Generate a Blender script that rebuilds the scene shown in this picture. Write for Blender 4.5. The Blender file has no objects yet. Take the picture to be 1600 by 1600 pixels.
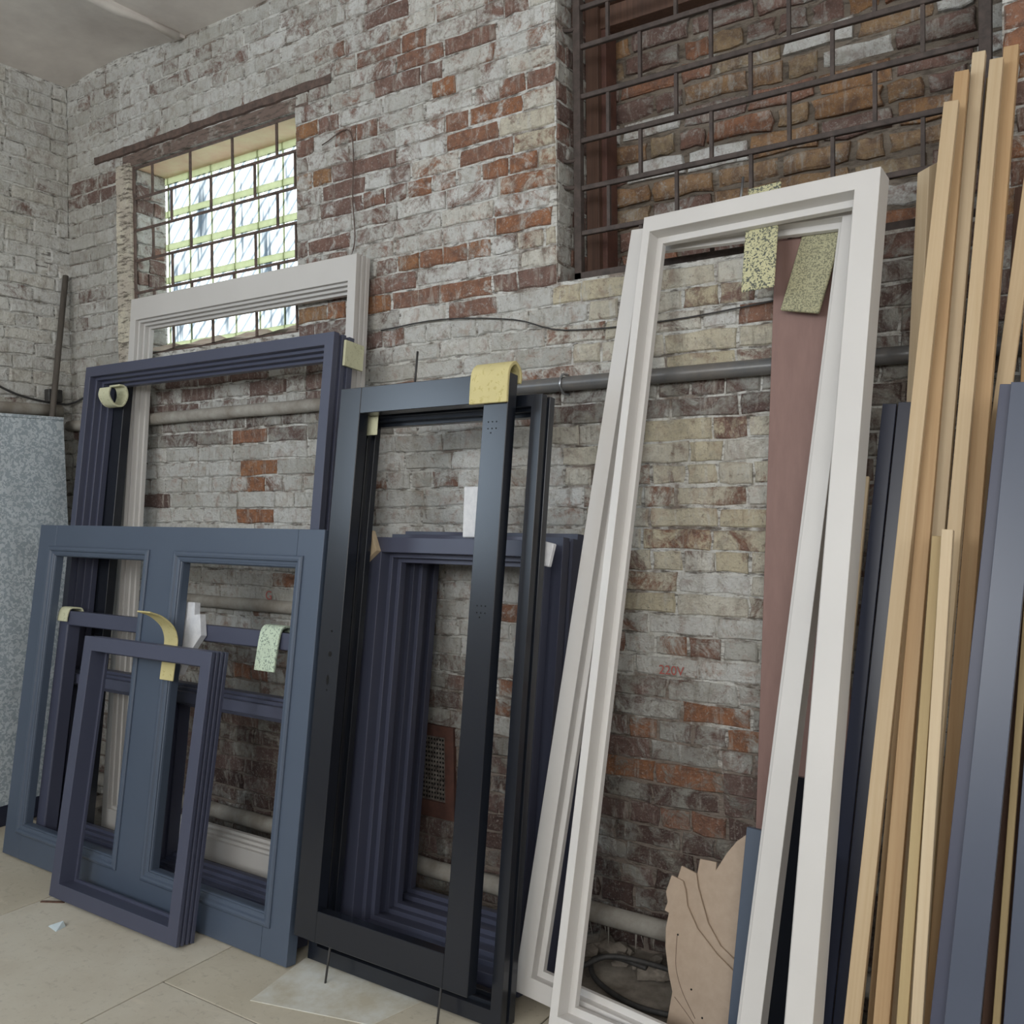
import bpy, bmesh, math, random
from mathutils import Vector, Matrix

# ------------------------------------------------------------------ camera, world, lights, exposure
SC = bpy.context.scene
COL = SC.collection
SC.view_settings.view_transform = 'Standard'
SC.view_settings.look = 'None'
SC.view_settings.exposure = 0.12
SC.view_settings.gamma = 1.0
SC.view_settings.use_curve_mapping = False
SC.cycles.use_denoising = True
SC.cycles.max_bounces = 8
SC.cycles.diffuse_bounces = 5
SC.cycles.sample_clamp_indirect = 6.0

CAM_YAW, CAM_PITCH, CAM_ROLL, CAM_F = math.radians(33.4), math.radians(-0.9), math.radians(-0.55), 1450.0
fw = Vector((-math.sin(CAM_YAW) * math.cos(CAM_PITCH), math.cos(CAM_YAW) * math.cos(CAM_PITCH), math.sin(CAM_PITCH)))
r0 = Vector((math.cos(CAM_YAW), math.sin(CAM_YAW), 0))
u0 = r0.cross(fw)
rt = r0 * math.cos(CAM_ROLL) + u0 * math.sin(CAM_ROLL)
up = -r0 * math.sin(CAM_ROLL) + u0 * math.cos(CAM_ROLL)
EYE = Vector((0, -3.0, 1.62))
cd = bpy.data.cameras.new('camera')
cd.sensor_width = 36.0
cd.lens = CAM_F / 1600 * 36
cd.clip_start = 0.05
cam = bpy.data.objects.new('camera', cd)
COL.objects.link(cam)
cam.matrix_world = Matrix(((rt.x, up.x, -fw.x, EYE.x), (rt.y, up.y, -fw.y, EYE.y), (rt.z, up.z, -fw.z, EYE.z), (0, 0, 0, 1)))
SC.camera = cam

world = bpy.data.worlds.new('sky')
SC.world = world
world.use_nodes = True
bg = world.node_tree.nodes['Background']
bg.inputs[0].default_value = (0.86, 0.94, 1.0, 1)
bg.inputs[1].default_value = 2.7


def window_light(name, loc, rot, sx, sy, power, col):
    ld = bpy.data.lights.new(name, 'AREA')
    ld.shape = 'RECTANGLE'
    ld.size, ld.size_y, ld.energy, ld.color = sx, sy, power, col
    lo = bpy.data.objects.new(name, ld)
    COL.objects.link(lo)
    lo.location, lo.rotation_euler = loc, rot
    return lo


DAY = (1.0, 0.985, 0.955)
# daylight entering by the high windows of the wall opposite, of the near end of the left wall and of the far side wall
window_light('daylight_opposite_a', (-2.2, -6.15, 2.95), (math.radians(90), 0, 0), 2.6, 1.5, 84, DAY)
window_light('daylight_opposite_b', (1.6, -6.15, 2.95), (math.radians(90), 0, 0), 2.6, 1.5, 84, DAY)
window_light('daylight_left', (-4.90, -4.2, 2.95), (math.radians(90), 0, math.radians(-90)), 2.0, 1.5, 40, (0.60, 0.79, 1.0))
window_light('daylight_side', (3.95, -3.2, 2.85), (math.radians(90), 0, math.radians(90)), 2.4, 1.5, 30, DAY)

# ------------------------------------------------------------------ node helpers
def new_mat(name):
    m = bpy.data.materials.new(name)
    m.use_nodes = True
    nt = m.node_tree
    bs = nt.nodes['Principled BSDF']
    return m, nt, bs


def nd(nt, t, **kw):
    n = nt.nodes.new(t)
    for k, v in kw.items():
        if hasattr(n, k) and not isinstance(v, (tuple,)) and k not in n.inputs:
            setattr(n, k, v)
        else:
            n.inputs[k].default_value = v
    return n


def lk(nt, a, b):
    nt.links.new(a, b)


def ramp(nt, fac, stops, interp='LINEAR'):
    r = nt.nodes.new('ShaderNodeValToRGB')
    r.color_ramp.interpolation = interp
    el = r.color_ramp.elements
    while len(el) < len(stops):
        el.new(0.5)
    for e, (p, c) in zip(el, stops):
        e.position = p
        e.color = (c[0], c[1], c[2], 1)
    lk(nt, fac, r.inputs[0])
    return r.outputs[0]


def noise(nt, vec, scale, detail=4.0, rough=0.55, dist=0.0):
    n = nt.nodes.new('ShaderNodeTexNoise')
    n.inputs['Scale'].default_value = scale
    n.inputs['Detail'].default_value = detail
    n.inputs['Roughness'].default_value = rough
    n.inputs['Distortion'].default_value = dist
    lk(nt, vec, n.inputs['Vector'])
    return n.outputs['Fac']


def mapping(nt, vec, scale):
    m = nt.nodes.new('ShaderNodeMapping')
    m.inputs['Scale'].default_value = scale
    lk(nt, vec, m.inputs['Vector'])
    return m.outputs[0]


def mix(nt, fac, a, b, mode='MIX'):
    m = nt.nodes.new('ShaderNodeMix')
    m.data_type = 'RGBA'
    m.blend_type = mode
    for sock, v in ((m.inputs[0], fac), (m.inputs[6], a), (m.inputs[7], b)):
        if hasattr(v, 'is_linked'):
            lk(nt, v, sock)
        elif isinstance(v, (int, float)):
            sock.default_value = v
        else:
            sock.default_value = (v[0], v[1], v[2], 1)
    return m.outputs[2]


def math_(nt, op, a, b=None, c=None, clamp=False):
    m = nt.nodes.new('ShaderNodeMath')
    m.operation = op
    m.use_clamp = clamp
    for i, v in enumerate((a, b, c)):
        if v is None:
            continue
        if hasattr(v, 'is_linked'):
            lk(nt, v, m.inputs[i])
        else:
            m.inputs[i].default_value = v
    return m.outputs[0]


def mrange(nt, v, a, b, c=0.0, d=1.0):
    m = nt.nodes.new('ShaderNodeMapRange')
    m.inputs[1].default_value, m.inputs[2].default_value = a, b
    m.inputs[3].default_value, m.inputs[4].default_value = c, d
    lk(nt, v, m.inputs[0])
    return m.outputs[0]


def bump(nt, bs, height, strength, dist=0.01):
    b = nt.nodes.new('ShaderNodeBump')
    b.inputs['Strength'].default_value = strength
    b.inputs['Distance'].default_value = dist
    lk(nt, height, b.inputs['Height'])
    lk(nt, b.outputs[0], bs.inputs['Normal'])


def position(nt):
    return nt.nodes.new('ShaderNodeNewGeometry').outputs['Position']


def objco(nt):
    return nt.nodes.new('ShaderNodeTexCoord').outputs['Object']


# ------------------------------------------------------------------ materials
def paint_colour(nt, pos, tone):
    """old whitewash: grey-green to white to cream, streaked with dirt"""
    big = noise(nt, pos, 2.2, 3)
    mid = noise(nt, pos, 21, 7, 0.72, 0.3)
    fine = noise(nt, pos, 85, 5, 0.7)
    streak = noise(nt, mapping(nt, pos, (30, 30, 6)), 1.0, 6, 0.68, 0.3)
    base = ramp(nt, tone, [(0.0, (0.29, 0.28, 0.255)), (0.35, (0.58, 0.58, 0.55)), (0.65, (0.77, 0.775, 0.755)), (1.0, (0.65, 0.585, 0.43))])
    c = mix(nt, mrange(nt, mid, 0.50, 0.64, 0, 0.6), base, (0.42, 0.39, 0.33))
    c = mix(nt, mrange(nt, streak, 0.56, 0.70, 0, 0.55), c, (0.22, 0.185, 0.145))
    c = mix(nt, mrange(nt, streak, 0.45, 0.33, 0, 0.55), c, (0.72, 0.72, 0.70))
    c = mix(nt, mrange(nt, fine, 0.595, 0.68, 0, 0.6), c, (0.16, 0.135, 0.11))
    c = mix(nt, mrange(nt, big, 0.40, 0.68, 0.0, 0.35), c, (0.42, 0.40, 0.33))
    return c, mid, fine, streak


def brick_material(name):
    m, nt, bs = new_mat(name)
    pos = position(nt)
    at = nt.nodes.new('ShaderNodeAttribute')
    at.attribute_name = 'bc'
    sp = nt.nodes.new('ShaderNodeSeparateColor')
    lk(nt, at.outputs['Color'], sp.inputs[0])
    bare, tint, tone = sp.outputs[0], sp.outputs[1], sp.outputs[2]
    pc, mid, fine, streak = paint_colour(nt, pos, tone)
    na = noise(nt, pos, 9, 8, 0.72, 0.8)
    v = math_(nt, 'ADD', math_(nt, 'MULTIPLY', na, 0.75), math_(nt, 'MULTIPLY', fine, 0.25))
    v = math_(nt, 'ADD', v, math_(nt, 'MULTIPLY', math_(nt, 'SUBTRACT', bare, 0.5), 0.36))
    mask = mrange(nt, v, 0.455, 0.56)
    bc = ramp(nt, tint, [(0.0, (0.075, 0.05, 0.047)), (0.22, (0.21, 0.145, 0.13)), (0.42, (0.28, 0.17, 0.138)), (0.6, (0.40, 0.185, 0.098)),
                         (0.78, (0.39, 0.225, 0.115)), (1.0, (0.42, 0.33, 0.215))])
    thin = noise(nt, pos, 15, 5, 0.7, 0.5)
    pc = mix(nt, mrange(nt, thin, 0.52, 0.70, 0.0, 0.5), pc, bc)
    bc = mix(nt, mrange(nt, mid, 0.42, 0.62, 0, 0.7), bc, (0.15, 0.10, 0.085))
    bc = mix(nt, mrange(nt, streak, 0.46, 0.32, 0, 0.8), bc, (0.46, 0.42, 0.37))
    bc = mix(nt, mrange(nt, fine, 0.55, 0.68, 0, 0.6), bc, (0.50, 0.46, 0.41))
    c = mix(nt, mask, pc, bc)
    lk(nt, c, bs.inputs['Base Color'])
    bs.inputs['Roughness'].default_value = 0.93
    bs.inputs['Specular IOR Level'].default_value = 0.15
    h = math_(nt, 'ADD', math_(nt, 'MULTIPLY', mask, -0.4), math_(nt, 'ADD', math_(nt, 'MULTIPLY', mid, 1.8), math_(nt, 'MULTIPLY', fine, 0.9)))
    bump(nt, bs, h, 1.0, 0.012)
    return m


def mortar_material(name, tone, raw, cover):
    m, nt, bs = new_mat(name)
    pos = position(nt)
    tn = nt.nodes.new('ShaderNodeValue')
    tn.outputs[0].default_value = tone
    pc, mid, fine, streak = paint_colour(nt, pos, tn.outputs[0])
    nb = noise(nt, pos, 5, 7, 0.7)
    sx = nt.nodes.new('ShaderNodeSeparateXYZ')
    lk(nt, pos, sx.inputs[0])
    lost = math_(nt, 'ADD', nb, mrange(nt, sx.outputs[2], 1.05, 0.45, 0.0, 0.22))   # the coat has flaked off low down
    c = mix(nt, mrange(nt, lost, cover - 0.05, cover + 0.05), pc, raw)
    crack = noise(nt, mapping(nt, pos, (14, 14, 60)), 1.0, 5, 0.7)
    c = mix(nt, mrange(nt, crack, 0.50, 0.61, 0, 0.85), c, (0.10, 0.085, 0.07))
    lk(nt, c, bs.inputs['Base Color'])
    bs.inputs['Roughness'].default_value = 0.95
    bs.inputs['Specular IOR Level'].default_value = 0.1
    bump(nt, bs, math_(nt, 'ADD', mid, fine), 0.8, 0.01)
    return m


def paint_material(name, col, rough, spec=0.5):
    m, nt, bs = new_mat(name)
    n = noise(nt, objco(nt), 2.5, 2)
    lk(nt, mix(nt, mrange(nt, n, 0.3, 0.7), [c * 0.96 for c in col], [min(1, c * 1.04) for c in col]), bs.inputs['Base Color'])
    bs.inputs['Roughness'].default_value = rough
    bs.inputs['Specular IOR Level'].default_value = spec
    return m


def wood_material(name, a, b, scale=1.0):
    m, nt, bs = new_mat(name)
    pos = objco(nt)
    g = noise(nt, mapping(nt, pos, (60 * scale, 60 * scale, 1.6)), 1.0, 5, 0.6, 0.6)
    big = noise(nt, mapping(nt, pos, (8, 8, 0.7)), 1.0, 2)
    c = mix(nt, mrange(nt, g, 0.3, 0.7), a, b)
    c = mix(nt, mrange(nt, big, 0.45, 0.75, 0, 0.35), c, [v * 0.72 for v in b])
    kn = nt.nodes.new('ShaderNodeTexVoronoi')
    kn.inputs['Scale'].default_value = 1.0
    lk(nt, mapping(nt, pos, (9, 9, 1.7)), kn.inputs['Vector'])
    c = mix(nt, mrange(nt, kn.outputs['Distance'], 0.075, 0.05), c, (0.16, 0.075, 0.03))
    lk(nt, c, bs.inputs['Base Color'])
    bs.inputs['Roughness'].default_value = 0.62
    bs.inputs['Specular IOR Level'].default_value = 0.3
    bump(nt, bs, g, 0.12, 0.003)
    return m


def simple_material(name, a, b, scale, rough, metal=0.0, spec=0.4, bmp=0.2, detail=5, stretch=(1, 1, 1)):
    m, nt, bs = new_mat(name)
    pos = mapping(nt, position(nt), stretch)
    n = noise(nt, pos, scale, detail, 0.65)
    lk(nt, mix(nt, mrange(nt, n, 0.35, 0.65), a, b), bs.inputs['Base Color'])
    bs.inputs['Roughness'].default_value = rough
    bs.inputs['Metallic'].default_value = metal
    bs.inputs['Specular IOR Level'].default_value = spec
    if bmp:
        bump(nt, bs, n, bmp, 0.006)
    return m


def speckle_material(name, base, fleck, scale, thr):
    m, nt, bs = new_mat(name)
    pos = position(nt)
    n = noise(nt, pos, scale, 2, 0.5, 0.8)
    n2 = noise(nt, pos, scale * 0.15, 2)
    c = mix(nt, mrange(nt, n, thr, thr + 0.05), base, fleck)
    c = mix(nt, mrange(nt, n2, 0.4, 0.7, 0, 0.25), c, [v * 0.6 for v in base])
    lk(nt, c, bs.inputs['Base Color'])
    bs.inputs['Roughness'].default_value = 0.9
    bs.inputs['Specular IOR Level'].default_value = 0.1
    bump(nt, bs, n, 0.3, 0.003)
    return m


M = {}
M['brick'] = brick_material('whitewashed_brick')
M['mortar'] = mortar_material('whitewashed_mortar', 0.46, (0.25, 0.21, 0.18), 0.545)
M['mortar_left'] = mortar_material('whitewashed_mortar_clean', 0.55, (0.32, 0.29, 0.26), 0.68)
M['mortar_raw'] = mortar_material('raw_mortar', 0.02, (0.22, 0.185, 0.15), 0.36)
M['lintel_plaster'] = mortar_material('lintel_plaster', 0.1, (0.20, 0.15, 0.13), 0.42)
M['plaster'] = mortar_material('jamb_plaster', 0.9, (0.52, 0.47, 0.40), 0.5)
M['navy'] = paint_material('navy_paint', (0.060, 0.066, 0.104), 0.42)
M['navy_dark'] = paint_material('dark_navy_paint', (0.022, 0.027, 0.050), 0.36)
M['steel_blue'] = paint_material('steel_blue_paint', (0.068, 0.090, 0.130), 0.45)
M['black'] = paint_material('black_paint', (0.010, 0.0125, 0.019), 0.25, 0.6)
M['board_blue'] = paint_material('blue_board_paint', (0.076, 0.090, 0.128), 0.31)
M['cream'] = paint_material('cream_paint', (0.54, 0.525, 0.505), 0.45)
M['white'] = paint_material('white_paint', (0.605, 0.588, 0.568), 0.45)
M['pine'] = wood_material('pine', (0.53, 0.41, 0.265), (0.45, 0.33, 0.195))
M['pine_b'] = wood_material('pine_warm', (0.47, 0.325, 0.18), (0.39, 0.245, 0.125))
M['pine_c'] = wood_material('pine_pale', (0.60, 0.49, 0.335), (0.52, 0.40, 0.26))
M['pine_d'] = wood_material('pine_olive', (0.44, 0.34, 0.18), (0.36, 0.26, 0.13))
M['old_wood'] = wood_material('old_brown_wood', (0.15, 0.085, 0.06), (0.085, 0.05, 0.038))
M['grey_wood'] = wood_material('grey_wood', (0.13, 0.115, 0.10), (0.085, 0.075, 0.066))
M['fibreboard'] = simple_material('fibreboard', (0.44, 0.345, 0.265), (0.40, 0.31, 0.235), 30, 0.75, bmp=0.05)
M['brown_board'] = simple_material('primed_brown_board', (0.24, 0.145, 0.125), (0.215, 0.128, 0.11), 6, 0.6, bmp=0.03, stretch=(6, 6, 1))
M['galvanised'] = speckle_material('galvanised_sheet', (0.36, 0.42, 0.47), (0.57, 0.63, 0.67), 62, 0.48)
M['rust'] = simple_material('rusty_iron', (0.075, 0.055, 0.048), (0.14, 0.095, 0.078), 35, 0.85, bmp=0.5)
M['dark_iron'] = simple_material('dark_iron', (0.05, 0.04, 0.036), (0.085, 0.065, 0.058), 30, 0.75, bmp=0.4)
M['pipe_steel'] = simple_material('painted_pipe', (0.095, 0.10, 0.105), (0.14, 0.13, 0.12), 14, 0.32, spec=0.6, bmp=0.15)
M['pipe_white'] = simple_material('whitewashed_pipe', (0.36, 0.345, 0.31), (0.22, 0.195, 0.165), 9, 0.85, bmp=0.4)
M['foam_yellow'] = speckle_material('yellow_foam', (0.60, 0.53, 0.27), (0.50, 0.43, 0.19), 60, 0.6)
M['foam_cream'] = speckle_material('cream_foam', (0.60, 0.60, 0.42), (0.46, 0.46, 0.30), 70, 0.6)
M['foam_speckled'] = speckle_material('speckled_foam', (0.52, 0.50, 0.31), (0.10, 0.11, 0.10), 140, 0.52)
M['foam_green'] = speckle_material('speckled_green_foam', (0.56, 0.66, 0.52), (0.24, 0.30, 0.25), 120, 0.55)
M['foam_olive'] = speckle_material('olive_speckled_foam', (0.42, 0.40, 0.26), (0.20, 0.20, 0.14), 210, 0.5)
M['foam_white'] = simple_material('white_foam', (0.70, 0.71, 0.73), (0.60, 0.61, 0.64), 40, 0.8, bmp=0.1)
def floor_material(name, a, b):
    m, nt, bs = new_mat(name)
    pos = position(nt)
    n1, n2, n3 = noise(nt, pos, 3.0, 5, 0.6), noise(nt, pos, 38, 5, 0.7), noise(nt, mapping(nt, pos, (5, 16, 1)), 1.0, 6, 0.7, 0.6)
    c = mix(nt, mrange(nt, n1, 0.35, 0.65), a, b)
    c = mix(nt, mrange(nt, n2, 0.56, 0.70, 0, 0.5), c, [v * 0.62 for v in b])
    c = mix(nt, mrange(nt, n3, 0.60, 0.68, 0, 0.5), c, (0.62, 0.56, 0.46))
    c = mix(nt, mrange(nt, n3, 0.40, 0.30, 0, 0.35), c, (0.27, 0.24, 0.19))
    lk(nt, c, bs.inputs['Base Color'])
    bs.inputs['Roughness'].default_value = 0.68
    bs.inputs['Specular IOR Level'].default_value = 0.3
    bump(nt, bs, n2, 0.12, 0.003)
    return m


M['floor'] = floor_material('painted_floor', (0.54, 0.495, 0.40), (0.46, 0.415, 0.325))
M['floor_b'] = floor_material('painted_floor_pale', (0.57, 0.535, 0.45), (0.50, 0.455, 0.37))
M['marble'] = simple_material('marbled_laminate', (0.66, 0.67, 0.63), (0.50, 0.46, 0.36), 7, 0.5, bmp=0.03)
M['ground'] = simple_material('dusty_ground', (0.14, 0.12, 0.10), (0.26, 0.235, 0.20), 12, 0.95, bmp=0.8)
M['rubble'] = simple_material('rubble', (0.11, 0.095, 0.08), (0.25, 0.22, 0.185), 14, 0.95, bmp=0.6)
M['ceiling'] = simple_material('sooty_ceiling', (0.76, 0.72, 0.68), (0.56, 0.52, 0.49), 1.7, 0.95, bmp=0.25)
M['room'] = simple_material('room_plaster', (0.34, 0.32, 0.30), (0.28, 0.27, 0.25), 2, 0.95, bmp=0.1)
M['rubber'] = simple_material('black_rubber', (0.03, 0.03, 0.03), (0.055, 0.052, 0.05), 30, 0.6, bmp=0.1)
M['hole'] = simple_material('drilled_hole', (0.003, 0.003, 0.003), (0.005, 0.005, 0.005), 10, 0.9, bmp=0)
M['steel'] = simple_material('bright_steel', (0.45, 0.47, 0.50), (0.36, 0.38, 0.41), 40, 0.35, metal=0.9, bmp=0.05)
M['red_paint'] = simple_material('red_marking', (0.42, 0.10, 0.085), (0.36, 0.12, 0.10), 60, 0.8, bmp=0)
M['screen'] = simple_material('perforated_screen', (0.055, 0.042, 0.036), (0.26, 0.23, 0.20), 55, 0.8, bmp=0.4)
M['red_brown'] = simple_material('red_brown_paint', (0.13, 0.06, 0.045), (0.085, 0.042, 0.034), 20, 0.6, bmp=0.2)
M['shard'] = simple_material('pale_blue_shard', (0.55, 0.63, 0.66), (0.50, 0.58, 0.62), 10, 0.5, bmp=0)


def glass_block_material():
    m, nt, bs = new_mat('ribbed_glass_block')
    pos = position(nt)
    wv = nt.nodes.new('ShaderNodeTexWave')
    wv.wave_type = 'BANDS'
    wv.bands_direction = 'DIAGONAL'
    wv.inputs['Scale'].default_value = 7.0
    wv.inputs['Distortion'].default_value = 0.6
    lk(nt, mapping(nt, pos, (1, 0, -1)), wv.inputs['Vector'])
    band = mrange(nt, wv.outputs['Fac'], 0.82, 0.95)
    n = noise(nt, mapping(nt, pos, (22, 22, 2)), 1.0, 3)
    tr = nt.nodes.new('ShaderNodeBsdfTransparent')
    c = mix(nt, mrange(nt, n, 0.52, 0.70), (0.97, 0.98, 0.97), (0.26, 0.29, 0.31))
    c = mix(nt, math_(nt, 'MULTIPLY', band, 0.6), c, (0.24, 0.29, 0.33))
    lk(nt, c, tr.inputs[0])
    tl = nt.nodes.new('ShaderNodeBsdfGlossy')
    tl.inputs['Roughness'].default_value = 0.15
    ms = nt.nodes.new('ShaderNodeMixShader')
    ms.inputs[0].default_value = 0.05
    lk(nt, tr.outputs[0], ms.inputs[1])
    lk(nt, tl.outputs[0], ms.inputs[2])
    lk(nt, ms.outputs[0], nt.nodes['Material Output'].inputs[0])
    return m


M['glass'] = glass_block_material()
def joint_material():
    m, nt, bs = new_mat('yellowed_joint')
    n = noise(nt, position(nt), 30, 4)
    t = nt.nodes.new('ShaderNodeBsdfTranslucent')
    lk(nt, mix(nt, n, (0.62, 0.64, 0.50), (0.46, 0.48, 0.34)), t.inputs[0])
    lk(nt, t.outputs[0], nt.nodes['Material Output'].inputs[0])
    return m


M['glass_joint'] = joint_material()
M['window_dust'] = simple_material('pale_dust', (0.52, 0.45, 0.38), (0.40, 0.30, 0.24), 9, 0.95, bmp=0.6)
M['orange_soffit'] = simple_material('orange_soffit', (0.60, 0.40, 0.27), (0.66, 0.58, 0.36), 4, 0.9, bmp=0.3)

# ------------------------------------------------------------------ geometry helpers
def link(name, me, mat=None, parent=None, bevel=0.0, kind=None):
    o = bpy.data.objects.new(name, me)
    if mat is not None and not me.materials:
        me.materials.append(mat)
    COL.objects.link(o)
    if parent is not None:
        o.parent = parent
    if bevel:
        b = o.modifiers.new('edge', 'BEVEL')
        b.width = bevel
        b.segments = 1
        b.limit_method = 'ANGLE'
        b.angle_limit = math.radians(35)
    if kind:
        o['kind'] = kind
    return o


def mesh_from(name, verts, faces, mat, recalc=True):
    me = bpy.data.meshes.new(name)
    me.from_pydata([tuple(v) for v in verts], [], faces)
    if recalc:
        bm = bmesh.new()
        bm.from_mesh(me)
        bmesh.ops.recalc_face_normals(bm, faces=bm.faces[:])
        bm.to_mesh(me)
        bm.free()
    if mat is not None:
        me.materials.append(mat)
    return me


BOXF = [(0, 1, 3, 2), (4, 6, 7, 5), (0, 4, 5, 1), (2, 3, 7, 6), (0, 2, 6, 4), (1, 5, 7, 3)]


def box_vf(x0, x1, y0, y1, z0, z1):
    return [(x, y, z) for x in (x0, x1) for y in (y0, y1) for z in (z0, z1)]


def boxes_mesh(name, boxes, mat):
    vs, fs = [], []
    for b in boxes:
        o = len(vs)
        vs += box_vf(*b)
        fs += [tuple(i + o for i in f) for f in BOXF]
    return mesh_from(name, vs, fs, mat)


def box(name, b, mat, parent=None, bevel=0.0, kind=None):
    return link(name, boxes_mesh(name, [b], mat), None, parent, bevel, kind)


def tag(o, label, cat, group=None, kind=None):
    o['label'] = label
    o['category'] = cat
    if group:
        o['group'] = group
    if kind:
        o['kind'] = kind
    return o


def thing(name, label, cat, mat4=None, group=None):
    o = bpy.data.objects.new(name, None)
    o.empty_display_size = 0.1
    COL.objects.link(o)
    if mat4 is not None:
        o.matrix_world = mat4
    return tag(o, label, cat, group)


def lean_matrix(x, y, z, yaw=0.0, lean=0.0, roll=0.0):
    return Matrix.Translation((x, y, z)) @ Matrix.Rotation(yaw, 4, 'Z') @ Matrix.Rotation(-lean, 4, 'X') @ Matrix.Rotation(roll, 4, 'Y')


def smooth_path(pts, n=6):
    P = [Vector(p) for p in pts]
    P = [P[0] * 2 - P[1]] + P + [P[-1] * 2 - P[-2]]
    out = []
    for i in range(1, len(P) - 2):
        for k in range(n):
            t = k / n
            a, b, c, d = P[i - 1], P[i], P[i + 1], P[i + 2]
            out.append(0.5 * ((2 * b) + (c - a) * t + (2 * a - 5 * b + 4 * c - d) * t * t + (3 * b - a - 3 * c + d) * t ** 3))
    out.append(P[-2])
    return out


def tube_mesh(name, pts, r, mat, seg=8, jitter=0.0, rng=None):
    vs, fs = [], []
    pts = [Vector(p) for p in pts]
    for i, p in enumerate(pts):
        d = (pts[min(i + 1, len(pts) - 1)] - pts[max(i - 1, 0)]).normalized()
        ref = Vector((0, 0, 1)) if abs(d.z) < 0.9 else Vector((1, 0, 0))
        a = d.cross(ref).normalized()
        b = d.cross(a)
        rr = r if not isinstance(r, (list, tuple)) else r[i]
        for k in range(seg):
            t = 2 * math.pi * k / seg
            q = rr * (1 + (rng.uniform(-jitter, jitter) if jitter else 0))
            vs.append(p + (a * math.cos(t) + b * math.sin(t)) * q)
        if i:
            o, q = (i - 1) * seg, i * seg
            fs += [(o + k, o + (k + 1) % seg, q + (k + 1) % seg, q + k) for k in range(seg)]
    fs.append(tuple(range(seg)))
    fs.append(tuple(range(len(vs) - seg, len(vs))))
    me = mesh_from(name, vs, fs, mat)
    for p in me.polygons:
        p.use_smooth = len(p.vertices) == 4
    return me


def tube(name, pts, r, mat, parent=None, seg=8, **kw):
    return link(name, tube_mesh(name, pts, r, mat, seg, **kw), None, parent)


def sweep_frame(parent, W, H, prof, mat, off=None, origin=(0, 0, 0), names=('stile', 'rail'), bevel=0.0012, only=None):
    """four mitred members of one rectangular frame; prof = [(inset, depth)] closed cross-section;
    off = extra inset for L, R, T, B of the points that lie on the opening side"""
    off = off or (0, 0, 0, 0)
    ox, oy, oz = origin

    def ins(i, side):
        a, w, inner = prof[i]
        return a + (off[side] if inner else 0.0)
    n = len(prof)
    BL = [(ox + ins(i, 0), oy + prof[i][1], oz + ins(i, 3)) for i in range(n)]
    TL = [(ox + ins(i, 0), oy + prof[i][1], oz + H - ins(i, 2)) for i in range(n)]
    TR = [(ox + W - ins(i, 1), oy + prof[i][1], oz + H - ins(i, 2)) for i in range(n)]
    BR = [(ox + W - ins(i, 1), oy + prof[i][1], oz + ins(i, 3)) for i in range(n)]
    res = []
    for nm, A, B in ((names[0], BL, TL), (names[1], TL, TR), (names[0], TR, BR), (names[1], BR, BL)):
        fs = [(i, (i + 1) % n, n + (i + 1) % n, n + i) for i in range(n)] + [tuple(range(n)), tuple(range(n, 2 * n))]
        me = mesh_from(nm, A + B, fs, mat)
        if bevel:                                   # ease the long arrises only, so that the mitres close
            bm = bmesh.new()
            bm.from_mesh(me)
            bm.verts.ensure_lookup_table()
            es = [e for e in bm.edges if abs(e.verts[0].index - e.verts[1].index) == n and e.is_convex]
            bmesh.ops.bevel(bm, geom=es, offset=bevel, segments=1, affect='EDGES')
            bm.to_mesh(me)
            bm.free()
        res.append(link(nm, me, None, parent))
    return res


def stepped_profile(face, D, steps, dw, d0, groove=0, gd=0.007, gn=0):
    """inset/depth polygon: flat front of width `face`, then `steps` rebates each dw wide, optional grooves on the outer side"""
    p = [(0, 0, False), (face, 0, True)]
    ww = d0
    a = face
    for s in range(steps):
        p += [(a, ww, True), (a + dw, ww, True)]
        a += dw
        ww += (D - d0) / max(1, steps)
    p += [(a, D, True), (0, D, False)]
    if gn:
        pitch = D / gn
        for k in range(gn - 1, 0, -1):
            w = k * pitch
            p += [(0, w + pitch * 0.22, False), (gd, w + pitch * 0.18, False), (gd, w - pitch * 0.18, False), (0, w - pitch * 0.22, False)]
    return p


def strip(name, path, width, thick, mat, parent=None, axis='x', x0=0.0):
    """a bent pad: path in (y, z), extruded along x"""
    P = smooth_path([(0, a, b) for a, b in path], 5)
    top, bot = [], []
    for i, p in enumerate(P):
        d = (P[min(i + 1, len(P) - 1)] - P[max(i - 1, 0)]).normalized()
        nrm = Vector((0, -d.z, d.y))
        top.append(p + nrm * thick / 2)
        bot.append(p - nrm * thick / 2)
    ring = top + bot[::-1]
    n = len(ring)
    vs = [(x0, v.y, v.z) for v in ring] + [(x0 + width, v.y, v.z) for v in ring]
    fs = [(i, (i + 1) % n, n + (i + 1) % n, n + i) for i in range(n)]
    h = len(top)
    for o in (0, n):
        fs += [(o + i, o + i + 1, o + n - 2 - i, o + n - 1 - i) for i in range(h - 1)]
    return link(name, mesh_from(name, vs, fs, mat), None, parent, 0.002)


def plate(name, outline, y0, y1, mat, parent=None, bevel=0.0015):
    n = len(outline)
    vs = [(u, y0, v) for u, v in outline] + [(u, y1, v) for u, v in outline]
    fs = [(i, (i + 1) % n, n + (i + 1) % n, n + i) for i in range(n)] + [tuple(range(n)), tuple(range(n, 2 * n))]
    return link(name, mesh_from(name, vs, fs, mat), None, parent, bevel)


def beam_matrix(top, foot, yaw=0.0):
    a, b = Vector(foot), Vector(top)
    z = (b - a).normalized()
    x = Vector((math.cos(yaw), math.sin(yaw), 0))
    y = z.cross(x).normalized()
    x = y.cross(z).normalized()
    return Matrix(((x.x, y.x, z.x, a.x), (x.y, y.y, z.y, a.y), (x.z, y.z, z.z, a.z), (0, 0, 0, 1))), (b - a).length


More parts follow.
